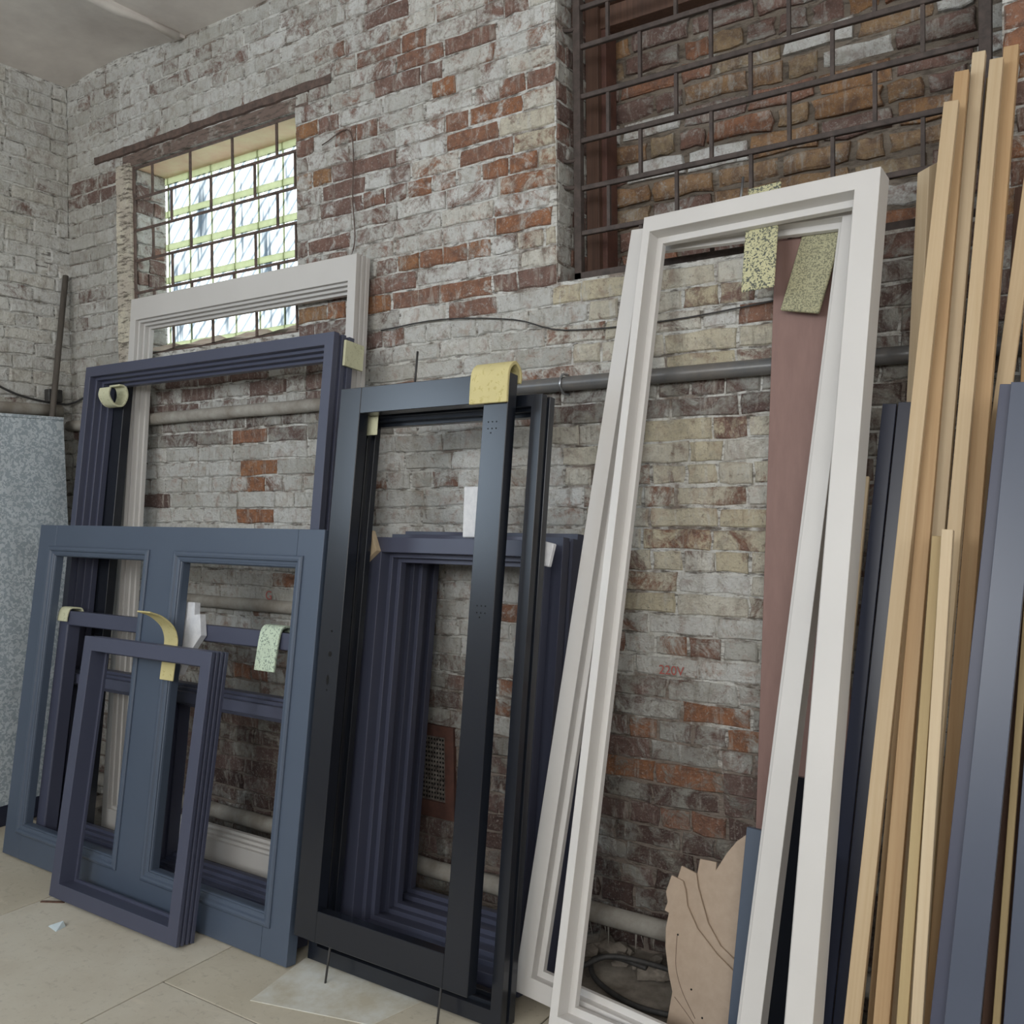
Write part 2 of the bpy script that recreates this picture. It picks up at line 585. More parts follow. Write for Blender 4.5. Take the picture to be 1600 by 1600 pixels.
def stick(name, top, foot, w, d, mat, label, cat, group=None, yaw=0.0, slant=0.0, bevel=0.0012):
    mw, L = beam_matrix(top, foot, yaw)
    vs = box_vf(-w / 2, w / 2, -d / 2, d / 2, 0, L)
    vs = [(x, y, z + (slant * x / w if z > 0 else 0)) for x, y, z in vs]
    # foot sawn so that it stands flat on the floor
    fx = []
    for x, y, z in vs:
        if z <= 0:
            zz = mw.to_3x3() @ Vector((x, y, 0))
            z = -zz.z / (mw.to_3x3() @ Vector((0, 0, 1))).z + 0.001
        fx.append((x, y, z))
    o = link(name, mesh_from(name, fx, BOXF, mat), None, None, bevel)
    o.matrix_world = mw
    return tag(o, label, cat, group)


# ------------------------------------------------------------------ the room shell
XL, ZC = -4.93, 3.93                       # left wall plane, ceiling height
WIN = (-4.355, -3.13, 2.38, 3.375)          # window opening
NI = (-1.765, -0.29, 2.42, 3.62)            # bricked-up niche
VENT = (-2.48, -2.26, 0.31, 0.69)

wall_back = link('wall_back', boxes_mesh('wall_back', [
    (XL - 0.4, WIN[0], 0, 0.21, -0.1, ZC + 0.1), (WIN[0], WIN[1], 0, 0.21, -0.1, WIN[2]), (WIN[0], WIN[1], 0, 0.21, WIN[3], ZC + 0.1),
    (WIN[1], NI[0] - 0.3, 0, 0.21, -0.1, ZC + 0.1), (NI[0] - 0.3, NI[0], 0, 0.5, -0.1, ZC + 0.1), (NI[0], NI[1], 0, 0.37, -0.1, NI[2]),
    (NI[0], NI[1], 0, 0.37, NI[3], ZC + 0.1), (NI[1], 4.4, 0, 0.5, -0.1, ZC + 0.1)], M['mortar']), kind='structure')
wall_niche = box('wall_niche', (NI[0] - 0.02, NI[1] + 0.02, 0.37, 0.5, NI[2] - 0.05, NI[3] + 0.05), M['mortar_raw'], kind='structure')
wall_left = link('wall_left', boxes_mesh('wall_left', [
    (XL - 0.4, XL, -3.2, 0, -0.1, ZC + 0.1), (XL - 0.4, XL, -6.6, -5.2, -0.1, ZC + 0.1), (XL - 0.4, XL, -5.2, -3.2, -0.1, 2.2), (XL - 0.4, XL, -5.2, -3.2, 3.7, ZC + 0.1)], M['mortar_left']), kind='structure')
wall_opposite = link('wall_opposite', boxes_mesh('wall_opposite', [
    (XL - 0.4, 4.4, -6.6, -6.2, -0.1, 2.2), (XL - 0.4, 4.4, -6.6, -6.2, 3.7, ZC + 0.1), (XL - 0.4, -3.5, -6.6, -6.2, 2.2, 3.7),
    (-0.9, 0.3, -6.6, -6.2, 2.2, 3.7), (2.9, 4.4, -6.6, -6.2, 2.2, 3.7)], M['room']), kind='structure')
wall_side = link('wall_side', boxes_mesh('wall_side', [
    (4.0, 4.4, -6.2, 0, -0.1, 2.1), (4.0, 4.4, -6.2, 0, 3.6, ZC + 0.1), (4.0, 4.4, -6.2, -4.4, 2.1, 3.6), (4.0, 4.4, -2.0, 0, 2.1, 3.6)], M['room']), kind='structure')
ceiling = box('ceiling', (-3.9, 4.4, -6.6, 0.3, ZC, ZC + 0.2), M['ceiling'], kind='structure')

# vaulted end slab of the ceiling, a little lower, with the mortar ridge between the slabs
vs, fs = [], []
nx = 14
for j, yy in enumerate((-6.6, 0.3)):
    for i in range(nx + 1):
        t = i / nx
        x = XL - 0.1 + t * (-3.9 - XL + 0.1)
        vs.append((x, yy, ZC - 0.015 + 0.05 * math.sin(math.pi * t)))
for i in range(nx):
    fs.append((i, i + 1, nx + 2 + i, nx + 1 + i))
o = link('ceiling_slab', mesh_from('ceiling_slab', vs, fs, M['ceiling'], recalc=False), None, ceiling)
so = o.modifiers.new('thick', 'SOLIDIFY')
so.thickness = 0.15
so.offset = 1
rng = random.Random(5)
pts = [(-3.92 + rng.uniform(-0.012, 0.012), -5.0 + 0.16 * i, ZC - 0.012) for i in range(32)]
tube('mortar_ridge', pts, [0.02 + rng.uniform(-0.006, 0.01) for _ in pts], M['ceiling'], ceiling, 7)

# ------------------------------------------------------------------ bricks
def brick_geo(rng, L, Hh, D, chip):
    """outline of 10 points, chamfered face; local axes a (along), b (up), n (outwards), centre at 0, back at n=0"""
    hl, hh = L / 2, Hh / 2
    out = [(-hl, -hh), (-hl / 3, -hh), (hl / 3, -hh), (hl, -hh), (hl, 0), (hl, hh), (hl / 3, hh), (-hl / 3, hh), (-hl, hh), (-hl, 0)]
    j = 0.0042 * chip
    ring = [(a + rng.uniform(-j, j), b + rng.uniform(-j, j)) for a, b in out]
    vs = [(a, b, 0.0) for a, b in ring]
    ch = rng.uniform(0.003, 0.006)
    for a, b in ring:
        vs.append((a, b, D - ch * rng.uniform(0.6, 1.8)))
    tilt, tw = rng.uniform(-0.02, 0.02), rng.uniform(-0.008, 0.008)
    for a, b in ring:
        k = 1 - 2.2 * ch / Hh
        ka = 1 - 2.2 * ch / L
        corner = rng.random() < 0.10 * chip
        vs.append((a * (ka - (0.06 if corner else 0)), b * (k - (0.12 if corner else 0)), D + tilt * b + tw * a + rng.uniform(-0.0012, 0.0012) * chip))
    n = 10
    fs = []
    for r in range(2):
        fs += [(r * n + i, r * n + (i + 1) % n, (r + 1) * n + (i + 1) % n, (r + 1) * n + i) for i in range(n)]
    fs.append(tuple(range(2 * n, 3 * n)))
    return vs, fs


def set_attr(me, cols):
    at = me.attributes.new('bc', 'FLOAT_COLOR', 'POINT')
    flat = []
    for c in cols:
        flat += [c[0], c[1], c[2], 1.0]
    at.data.foreach_set('color', flat)


def lay(rng, a0, a1, b0, b1, pitch, holes):
    """rows of bricks clipped to the field and to the holes: (a_lo, a_hi, b_lo, b_hi)"""
    out = []
    row, b = 0, b0
    while b < b1 - 0.02:
        h = pitch + rng.uniform(-0.0025, 0.0025)
        header_row = row % 4 == 2
        a = a0 - rng.uniform(0, 0.06) - (0.125 if row % 2 else 0)
        while a < a1:
            L = 0.123 if (header_row and rng.random() < 0.85) or rng.random() < 0.16 else 0.254
            L += rng.uniform(-0.008, 0.008)
            lo, hi = max(a, a0), min(a + L, a1)
            segs = [(lo, hi)]
            for (h0, h1, g0, g1) in holes:
                if b + h * 0.6 > g0 and b + h * 0.4 < g1:
                    ns = []
                    for s0, s1 in segs:
                        if s1 <= h0 or s0 >= h1:
                            ns.append((s0, s1))
                        else:
                            if s0 < h0:
                                ns.append((s0, h0))
                            if s1 > h1:
                                ns.append((h1, s1))
                    segs = ns
            for s0, s1 in segs:
                if s1 - s0 > 0.035:
                    out.append((s0, s1, b, b + h))
            a += L
        b += h
        row += 1
    return out


def project(p):
    d = Vector(p) - EYE
    z = d.dot(fw)
    if z < 0.1:
        return None
    return 800 + CAM_F * d.dot(rt) / z, 800 - CAM_F * d.dot(up) / z, z


def build_bricks(parent, cells, to_world, rot, style, rng, depth, limit, joint=0.009):
    """one object for each of the `limit` bricks that show largest, the rest in one mesh"""
    ranked = []
    for c in cells:
        ca, cb = (c[0] + c[1]) / 2, (c[2] + c[3]) / 2
        P = to_world(ca, cb, 0.0)
        q = project(P)
        size = -1
        if q and -20 < q[0] < 1620 and -20 < q[1] < 1620:
            ea = project(to_world(c[0], cb, 0)), project(to_world(c[1], cb, 0))
            if ea[0] and ea[1]:
                size = abs(ea[0][0] - ea[1][0]) * (c[3] - c[2]) * CAM_F / q[2]
        ranked.append((style(ca, cb, rng, P, 'hide') and -2 or size, c))
    order = sorted(range(len(cells)), key=lambda i: -ranked[i][0])
    single = set(i for i in order[:limit] if ranked[i][0] > 60)
    jv, jf, jc = [], [], []
    R3 = rot
    for i, c in enumerate(cells):
        ca, cb = (c[0] + c[1]) / 2, (c[2] + c[3]) / 2
        col, prot, chip = style(ca, cb, rng, None, 'look')
        vs, fs = brick_geo(rng, c[1] - c[0] - joint * rng.uniform(0.7, 1.3), c[3] - c[2] - joint * rng.uniform(0.7, 1.2), depth + prot, chip)
        P = Vector(to_world(ca, cb, 0.0))
        wv = [R3 @ Vector(v) for v in vs]
        if i in single:
            me = mesh_from('brick', wv, fs, M['brick'])
            set_attr(me, [col] * len(wv))
            o = link('brick', me, None, parent)
            o.location = P
        else:
            o0 = len(jv)
            jv += [P + v for v in wv]
            jf += [tuple(k + o0 for k in f) for f in fs]
            jc += [col] * len(wv)
    if jv:
        me = mesh_from('brick_courses', jv, jf, M['brick'])
        set_attr(me, jc)
        link('brick_courses', me, None, parent, kind='stuff')


# single bricks whose paint has gone, as they stand in the wall: (x, z, tint)
BARE = [(-3.48, 1.93, .55), (-3.44, 1.80, .62), (-3.49, 1.72, .60), (-3.47, 1.555, .62), (-4.12, 1.64, .12), (-3.46, 1.16, .62), (-1.80, 1.90, .58), (-2.30, 2.62, .55),
        (-2.17, 2.58, .60), (-1.84, 2.64, .62), (-2.30, 2.74, .55), (-2.13, 2.34, .50), (-2.42, 2.88, .60), (-2.10, 2.97, .45), (-1.98, 2.88, .55), (-1.84, 2.83, .62),
        (-2.28, 3.14, .48), (-2.20, 3.06, .52), (-2.05, 3.10, .55), (-1.90, 3.22, .45), (-2.35, 3.30, .60), (-2.5, 2.62, .65), (-2.62, 2.30, .5), (-3.02, 3.08, .72),
        (-3.05, 3.25, .74), (-2.55, 3.52, .45), (-2.10, 3.45, .42), (-1.95, 3.52, .45), (-2.42, 3.62, .4), (-1.40, .83, .55), (-1.34, .66, .55), (-1.20, .64, .58),
        (-1.52, .61, .66), (-1.16, .50, .52), (-1.30, .52, .45), (-1.12, .86, .55), (-1.02, .78, .58), (-1.05, 1.62, .45), (-1.08, 1.83, .42), (-1.0, 2.23, .5),
        (-2.03, 1.12, .40), (-1.86, .88, .55), (-2.05, .80, .5), (-3.62, .78, .5), (-3.40, .79, .48), (-3.42, .63, .42), (-3.55, .55, .3), (-2.9, 1.36, .45), (-1.95, 1.15, .55),
        (-2.75, 3.2, .42), (-2.62, 3.02, .40), (-2.85, 2.95, .38), (-2.9, 2.78, .40), (-3.0, 2.65, .42), (-2.7, 3.68, .4), (-2.32, 3.42, .5), (-1.56, 1.08, .5)]


def style_back(a, b, rng, P, what):
    if what == 'hide':
        # bricks that stand wholly behind the frames and boards
        return a > -0.55 and b < 2.3 or (b < 0.25)
    bare, tint, tone = 0.12, 0.42, 0.5
    chip, prot = 1.0, rng.uniform(-0.002, 0.004)
    r = rng.random()
    if b > 3.42 and a < -3.0:                       # plastered strip under the ceiling
        bare, tint, tone, chip, prot = (0.42 if r < 0.25 else 0.24), 0.36, 0.45, 0.6, rng.uniform(-0.004, 0.0)
    elif a < -4.35:
        bare, tint, tone = (0.5 if r < 0.12 else 0.2), 0.25, 0.34
        if b > 3.25:
            bare, tint = 0.55, 0.28
    elif b > 2.5 and a < -2.45:
        bare, tint, tone = (0.70 if r < 0.24 else 0.40), rng.uniform(0.32, 0.46), 0.48
    elif b > 2.5 and a < -1.7:
        bare, tint, tone = (0.74 if r < 0.16 else 0.38), rng.choice((0.42, 0.47, 0.54, 0.40)), 0.62
        if a > -1.9:
            bare, tone = 0.36, 0.85
    elif b > 2.42:
        bare, tint, tone = 0.8, rng.uniform(0.3, 0.75), 0.8
    elif b > 1.95 and a < -2.6:
        bare, tint, tone = (0.72 if r < 0.5 else 0.42), 0.24, 0.42
    elif a > -1.75 and b > 1.2:
        bare, tint, tone = (0.48 if r < 0.18 else 0.24), rng.uniform(0.38, 0.5), rng.uniform(0.74, 0.98)
        if a > -0.85:
            bare, tint, tone = (0.65 if r < 0.4 else 0.45), rng.uniform(0.1, 0.4), 0.2
    elif b > 0.95:
        bare, tint, tone = (0.52 if r < 0.07 else 0.2), 0.5, rng.choice((0.4, 0.55, 0.6, 0.45))
    elif b > 0.72:
        bare, tint, tone = (0.65 if r < 0.2 else 0.40), rng.uniform(0.15, 0.45), 0.25
    else:
        bare, tint, tone = (0.72 if r < 0.4 else 0.52), rng.uniform(0.0, 0.22), 0.02
        chip, prot = 1.6, rng.uniform(-0.003, 0.006)
    if 1.90 < b < 2.0 and (a > -1.85 or a < -2.6):      # rust and damp that ran off the pipe
        bare, tint, tone = rng.uniform(0.40, 0.62), rng.uniform(0.05, 0.22), 0.15
    for x, z, t in BARE:
        if abs(a - x) < 0.085 and abs(b - z) < 0.038:
            bare, tint = rng.uniform(0.60, 0.84), t
    tone += rng.uniform(-0.12, 0.12)
    return (bare, min(1, max(0, tint + rng.uniform(-0.05, 0.05))), min(1, max(0, tone))), prot, chip


rng = random.Random(11)
cells = lay(rng, XL, 1.2, 0.0, ZC, 0.0755, [(WIN[0] - 0.09, WIN[1], WIN[2] - 0.03, WIN[3] + 0.11), NI, VENT])
build_bricks(wall_back, cells, lambda a, b, n: (a, -n, b), Matrix(((1, 0, 0), (0, 0, -1), (0, 1, 0))), style_back, rng, 0.0065, 300)


def style_left(a, b, rng, P, what):
    if what == 'hide':
        return a > 1.3 or b < 1.95
    r = rng.random()
    return ((0.4 if r < 0.05 else 0.02), 0.3, rng.choice((0.55, 0.65, 0.68)) + rng.uniform(-0.06, 0.08)), rng.uniform(-0.001, 0.007), 1.2


cells = lay(rng, 0.0, 3.0, 0.0, ZC, 0.0755, [(0.13, 0.19, 2.88, 3.0)])
build_bricks(wall_left, cells, lambda a, b, n: (XL + n, -a, b), Matrix(((0, 0, 1), (-1, 0, 0), (0, 1, 0))), style_left, rng, 0.006, 170)


def style_niche(a, b, rng, P, what):
    if what == 'hide':
        return False
    r = rng.random()
    if r < 0.19:
        c = (0.28, 0.4, 0.62)
    elif r < 0.36:
        c = (0.82, rng.uniform(0.42, 0.58), 0.3)
    elif r < 0.70:
        c = (0.78, rng.uniform(0.74, 1.0), 0.3)
    else:
        c = (0.66, rng.uniform(0.25, 0.42), 0.2)
    return c, rng.uniform(-0.005, 0.016), 1.7


cells = lay(rng, NI[0], NI[1], NI[2], NI[3], 0.086, [])
build_bricks(wall_niche, cells, lambda a, b, n: (a, 0.37 - n, b), Matrix(((1, 0, 0), (0, 0, -1), (0, 1, 0))), style_niche, rng, 0.010, 260, joint=0.019)

# side of the niche and of the window, a few bricks deep
def style_reveal(a, b, rng, P, what):
    if what == 'hide':
        return False
    return ((0.75 if rng.random() < 0.5 else 0.35), rng.uniform(0.15, 0.5), 0.35), rng.uniform(-0.002, 0.004), 1.2


cells = lay(rng, 0.0, 0.36, NI[2], NI[3], 0.0755, [])
build_bricks(wall_back, cells, lambda a, b, n: (NI[0] + n, a, b), Matrix(((0, 0, 1), (1, 0, 0), (0, 1, 0))), style_reveal, rng, 0.004, 0)
cells = lay(rng, 0.02, 0.20, WIN[2], WIN[3], 0.0755, [])
build_bricks(wall_back, cells, lambda a, b, n: (WIN[0] + n, a, b), Matrix(((0, 0, 1), (1, 0, 0), (0, 1, 0))), style_reveal, rng, 0.012, 0)

# iron lintel over the window, painted jamb, dust on the sill
rl = random.Random(9)
vs, fs = [], []
for i in range(41):                                 # corroded angle iron, ragged along its edges
    x = -4.66 + 1.76 * i / 40
    q = [rl.uniform(-0.003, 0.003) for _ in range(3)]
    vs += [(x, 0.0, 3.442 + q[0]), (x, -0.013 + q[1] * 0.5, 3.446 + q[0]), (x, -0.013 + q[2] * 0.5, 3.482 + q[1]), (x, 0.0, 3.488 + q[1])]
    if i:
        k = 4 * i
        fs += [(k - 4 + j, k - 3 + j, k + 1 + j, k + j) for j in range(3)]
link('lintel', mesh_from('lintel', vs, fs, M['rust']), None, wall_back)
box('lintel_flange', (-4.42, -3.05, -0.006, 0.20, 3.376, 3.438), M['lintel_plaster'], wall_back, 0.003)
rngj = random.Random(3)
vs, fs = [], []
for i in range(15):
    z = 2.30 + 1.09 * i / 14
    vs += [(-4.465 + rngj.uniform(-0.012, 0.012), -0.002, z), (-4.458, -0.016 - rngj.uniform(0, 0.006), z), (-4.35 + rngj.uniform(-0.008, 0.008), -0.016, z), (-4.345, 0.02, z)]
    if i:
        k = 4 * i
        fs += [(k - 4 + j, k - 3 + j, k + 1 + j, k + j) for j in range(3)]
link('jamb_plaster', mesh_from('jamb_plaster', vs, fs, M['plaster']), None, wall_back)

# painted lettering on the bricks
def letters(txt, size, loc, mat, parent):
    cu = bpy.data.curves.new('lettering', 'FONT')
    cu.body = txt
    cu.size = size
    cu.extrude = 0.0008
    cu.align_x = 'CENTER'
    cu.align_y = 'CENTER'
    cu.materials.append(mat)
    o = bpy.data.objects.new('lettering', cu)
    COL.objects.link(o)
    o.parent = parent
    o.location = loc
    o.rotation_euler = (math.radians(90), 0, 0)
    return o


letters('220V', 0.045, (-1.31, -0.0185, 1.013), M['red_paint'], wall_back)
letters('G', 0.06, (-3.33, -0.0185, 1.172), M['red_paint'], wall_back)

# ------------------------------------------------------------------ window_1: glass blocks behind an iron grille
win = bpy.data.objects.new('window_1', None)
COL.objects.link(win)
win.location = (WIN[0], 0, WIN[2])
win['kind'] = 'structure'
win['label'] = 'glass block window behind a rusty iron grille in the brick wall'
BW, GY = 0.178, 0.205
gx0, gz0 = -4.333, 2.300
me = boxes_mesh('glass_block', [(0.003, BW - 0.003, 0, 0.004, 0.0, BW - 0.034)], M['glass'])
for j in range(6):
    for i in range(7):
        x0, z0 = gx0 + i * BW, gz0 + j * BW
        o = link('glass_block', me, None, win)
        o.location = (x0 - WIN[0], GY, z0 - WIN[2])
for j in range(6):
    box('block_joint', (-0.03, 1.30, GY + 0.002, GY + 0.012, gz0 - WIN[2] + (j + 1) * BW - 0.034, gz0 - WIN[2] + (j + 1) * BW), M['glass_joint'], win)
for i in range(8):
    box('block_joint', (gx0 - WIN[0] + i * BW - 0.003, gx0 - WIN[0] + i * BW + 0.003, GY + 0.003, GY + 0.011, -0.05, 1.02), M['glass_joint'], win)
# soffit boards seen from below
box('soffit', (0.0, 1.225, 0.02, 0.26, WIN[3] - WIN[2] - 0.004, WIN[3] - WIN[2] + 0.01), M['orange_soffit'], win)
# heap of dust on the sill
vs, fs = [], []
rs = random.Random(8)
for i in range(21):
    for j in range(6):
        x = 1.225 * i / 20
        hgt = (0.035 + 0.05 * math.sin(i * 0.55 + 1) ** 2 + rs.uniform(0, 0.02)) * (0.25 + 0.75 * j / 5)
        vs.append((x, 0.205 * j / 5, hgt))
for i in range(20):
    for j in range(5):
        k = i * 6 + j
        fs.append((k, k + 6, k + 7, k + 1))
link('sill_dust', mesh_from('sill_dust', vs, fs, M['window_dust'], recalc=False), None, win, kind='stuff')

gr = thing('window_grille', 'rusty iron bar grille set flush in the glass block window opening', 'grille', Matrix.Translation((WIN[0], 0.012, WIN[2])))
ww, wh = WIN[1] - WIN[0], WIN[3] - WIN[2]
zr = [0.005, 0.168, 0.333, 0.50, 0.66, 0.825, 0.985]
for z in zr:
    box('bar', (0.0, ww, -0.005, 0.005, z - 0.0055, z + 0.0055), M['rust'], gr)
for x in (0.012,):
    box('bar', (x - 0.007, x + 0.007, -0.009, 0.003, 0, wh), M['rust'], gr)
for r in range(6):
    x = 0.155 if r % 2 else 0.31
    if r % 2 == 1:
        xs = [0.157, 0.461, 0.775, 1.082]
    else:
        xs = [0.31, 0.615, 0.93, 1.20]
    for x in xs:
        if x < ww:
            box('bar', (x - 0.005, x + 0.005, 0.0, 0.010, zr[r], zr[r + 1]), M['rust'], gr)

# ------------------------------------------------------------------ niche grille and the old casing behind it
ng = thing('niche_grille', 'large rusty iron grille of staggered bars over the bricked-up niche', 'grille', Matrix.Translation((-1.735, 0.09, 2.435)))
gw, gh = 1.41, 1.16
for b in ((0, 0.03, -0.015, 0.015, 0, gh), (gw - 0.035, gw, -0.015, 0.015, 0, gh), (0, gw, -0.015, 0.015, 0, 0.03), (0, gw, -0.015, 0.015, gh - 0.03, gh)):
    box('grille_frame', b, M['dark_iron'], ng, 0.002)
zn = [0.02, 0.178, 0.346, 0.524, 0.689, 0.875, 1.02, gh]
for z in zn[1:-1]:
    box('bar', (0.02, gw - 0.02, -0.009, 0.009, z - 0.009, z + 0.009), M['dark_iron'], ng, 0.002)
for r in range(7):
    xs = [0.14 + 0.27 * k for k in range(5)] if r % 2 == 1 else [0.27 + 0.27 * k for k in range(5)]
    for x in xs:
        if x < gw - 0.06:
            box('bar', (x - 0.006, x + 0.006, -0.004, 0.010, zn[r], zn[r + 1]), M['dark_iron'], ng)
for z in (0.36, 0.46, 0.95):
    tube('hook', smooth_path([(0.015, 0, z), (-0.02, -0.03, z - 0.012), (-0.045, -0.05, z + 0.006)], 3), 0.008, M['dark_iron'], ng, 6)

nc = thing('old_casing', 'weathered red-brown wooden casing standing inside the bricked-up niche', 'casing', Matrix.Translation((NI[0] + 0.005, 0.22, NI[2])))
box('post', (0.0, 0.055, 0, 0.10, 0.0, 1.18), M['old_wood'], nc, 0.002)
box('post', (0.012, 0.075, 0.03, 0.12, 0.0, 1.18), M['red_brown'], nc, 0.002)
box('crossbar', (0.055, 1.46, 0.02, 0.10, 1.02, 1.10), M['old_wood'], nc, 0.002)
box('crossbar', (0.055, 1.46, 0.0, 0.08, 1.10, 1.18), M['old_wood'], nc, 0.002)

# ------------------------------------------------------------------ pipes, cables and small fixtures on the walls
rp = random.Random(21)
pp = thing('wall_pipe', 'long horizontal heating pipe along the brick wall, half steel grey half whitewashed', 'pipe', Matrix.Translation((0, -0.035, 2.035)))
tube('pipe_run', [(-2.3 + 0.12 * i, 0, 0) for i in range(30)], 0.027, M['pipe_steel'], pp, 14)
tube('pipe_run', [(-4.9 + 0.1 * i, 0, 0.004) for i in range(27)], 0.030, M['pipe_white'], pp, 14, jitter=0.06, rng=rp)
for x in (-1.72, -2.33, -0.9):
    tube('bracket', smooth_path([(x, 0.03, 0.035), (x, -0.01, 0.034), (x, -0.031, 0.0), (x, -0.01, -0.032), (x + 0.004, 0.03, -0.036)], 4), 0.005, M['steel'], pp, 6)

p2 = tube('floor_pipe', [(-4.9 + 0.1 * i, -0.075 + rp.uniform(-0.003, 0.003), 0.125) for i in range(46)], 0.036, M['pipe_white'], None, 12, jitter=0.07, rng=rp)
tag(p2, 'dusty whitewashed pipe running low along the foot of the brick wall', 'pipe')
p3 = tube('middle_pipe', [(-4.9 + 0.1 * i, -0.028, 1.125) for i in range(24)], 0.030, M['pipe_white'], None, 12, jitter=0.06, rng=rp)
tag(p3, 'whitewashed pipe at waist height behind the panelled blue frame', 'pipe')
p4 = tube('side_pipe', [(-4.875, -0.1 - 0.2 * i, 2.118 - 0.004 * i) for i in range(12)], 0.034, M['pipe_white'], None, 12, jitter=0.05, rng=rp)
tag(p4, 'dusty pipe along the side wall above the galvanised sheet', 'pipe')
b5 = box('junction_box', (-4.922, -4.875, -0.165, -0.085, 2.165, 2.235), M['rubber'], None, 0.004)
tag(b5, 'small black junction box on the side wall above the pipe', 'box')
c6 = tube('cable', smooth_path([(-4.91, -0.62, 2.32), (-4.9, -0.45, 2.24), (-4.9, -0.3, 2.185), (-4.9, -0.1, 2.16), (-4.85, -0.03, 2.17), (-4.6, -0.022, 2.24)], 5), 0.006, M['rubber'], None, 6)
tag(c6, 'thin black cable sagging along the side wall to the corner', 'cable')
c7 = tube('cable', smooth_path([(-2.62, -0.018, 2.33), (-2.3, -0.02, 2.34), (-1.95, -0.02, 2.30), (-1.72, -0.02, 2.235), (-1.3, -0.02, 2.225), (-0.9, -0.02, 2.25)], 5), 0.003, M['rubber'], None, 6)
tag(c7, 'thin dark cable stretched over the bricks above the wall pipe', 'cable')
c8 = tube('cable', smooth_path([(-2.95, -0.018, 3.18), (-2.78, -0.018, 3.2), (-2.77, -0.02, 2.9), (-2.765, -0.018, 2.72), (-2.83, -0.018, 2.6)], 5), 0.0025, M['rust'], None, 6)
tag(c8, 'thin wire hanging down the bricks beside the glass block window', 'wire')
po = tube('corner_pole', [(-4.895, -0.045, 2.87), (-4.792, -0.23, 1.8), (-4.75, -0.58, 0.002)], 0.016, M['grey_wood'], None, 8)
tag(po, 'thin brown pole propped in the corner behind the galvanised sheet', 'pole')

sh = thing('galvanised_panel', 'tall mottled galvanised metal sheet leaning on the side wall', 'metal sheet', lean_matrix(-4.68, -2.4, 0.0, math.radians(90), 0.05))
box('sheet', (0, 2.26, 0, 0.004, 0.10, 2.075), M['galvanised'], sh)
box('top_fold', (0, 2.26, -0.006, 0.008, 2.062, 2.078), M['galvanised'], sh, 0.001)
box('plinth', (0, 2.26, -0.004, 0.004, 0.0, 0.10), M['navy_dark'], sh, 0.001)

# vent hatch at the foot of the wall
vt = thing('vent_hatch', 'small red-brown vent hatch with a perforated screen low in the brick wall', 'vent', Matrix.Translation((VENT[0], -0.02, VENT[2])))
vw, vh = VENT[1] - VENT[0], VENT[3] - VENT[2]
sweep_frame(vt, vw, vh, [(0, 0, False), (0.045, 0, True), (0.045, 0.03, True), (0, 0.03, False)], M['red_brown'], off=(0, 0, 0.0, 0.02), names=('frame_side', 'frame_side'))
box('screen', (0.04, vw - 0.04, 0.014, 0.02, 0.05, vh - 0.04), M['screen'], vt)
rv = random.Random(4)
hv = []
for i in range(9):
    for j in range(15):
        x, z = 0.052 + 0.0145 * i, 0.075 + 0.0185 * j
        hv.append((x, x + 0.007, 0.0125, 0.0142, z, z + 0.008))
link('perforation', boxes_mesh('perforation', hv, M['hole']), None, vt, kind='stuff')

# ------------------------------------------------------------------ floor
floor = box('floor', (XL, 4.0, -6.2, 0.0, -0.12, -0.006), M['ground'], kind='structure')
for k, (x0, x1, y0, y1, mt) in enumerate([(-4.9, -3.684, -2.4, -0.42, 'floor'), (-3.678, -2.706, -1.9, -0.36, 'floor_b'), (-2.70, -1.50, -1.062, -0.40, 'floor'),
                                          (-2.70, -1.30, -2.4, -1.068, 'floor_b'), (-1.494, -0.2, -1.9, -0.45, 'floor'), (-0.194, 1.2, -1.9, -0.30, 'floor_b'),
                                          (-4.9, -3.6, -4.0, -2.406, 'floor_b'), (-3.678, -2.706, -3.6, -1.906, 'floor'), (-1.294, 1.2, -3.6, -1.906, 'floor_b'), (1.206, 3.9, -3.6, -0.3, 'floor')]):
    box('floor_sheet', (x0, x1, y0, y1, -0.006, -0.001), M[mt], floor, 0.001)
ms = plate('marbled_offcut', [(-2.36, 0.99), (-1.93, 0.885), (-1.86, 0.60), (-2.43, 0.60)], 0, 0.003, M['marble'], None)
ms.rotation_euler = (math.radians(90), 0, 0)
ms.location = (0, 0, -0.001)
for v in ms.data.vertices:                       # outline given as (x, -y); lay it flat
    x, t, d = v.co
    v.co = (x, t, d)
ms.rotation_euler = (0, 0, 0)
for v in ms.data.vertices:
    x, t, d = v.co
    v.co = (x, -d, t)
tag(ms, 'pale marbled laminate offcut lying on the floor under the black door leaf', 'offcut')
sd = link('floor_shard', mesh_from('floor_shard', [(0, 0, 0), (0.07, -0.01, 0), (0.06, 0.035, 0.0), (0.02, 0.045, 0.0), (0.01, 0.005, 0.006), (0.06, 0.0, 0.008), (0.052, 0.03, 0.022), (0.022, 0.038, 0.008)],
          [(3, 2, 1, 0), (4, 5, 6, 7), (0, 1, 5, 4), (1, 2, 6, 5), (2, 3, 7, 6), (3, 0, 4, 7)], M['shard']))
sd.location = (-3.43, -1.045, -0.001)
tag(sd, 'small pale blue chip lying on the bare floor', 'chip')
sp_ = link('splinter', mesh_from('splinter', box_vf(0, 0.10, 0, 0.012, 0, 0.004), BOXF, M['old_wood']))
sp_.matrix_world = Matrix.Translation((-3.66, -0.945, -0.001)) @ Matrix.Rotation(0.5, 4, 'Z')
tag(sp_, 'small dark wood splinter beside the floor seam', 'splinter')

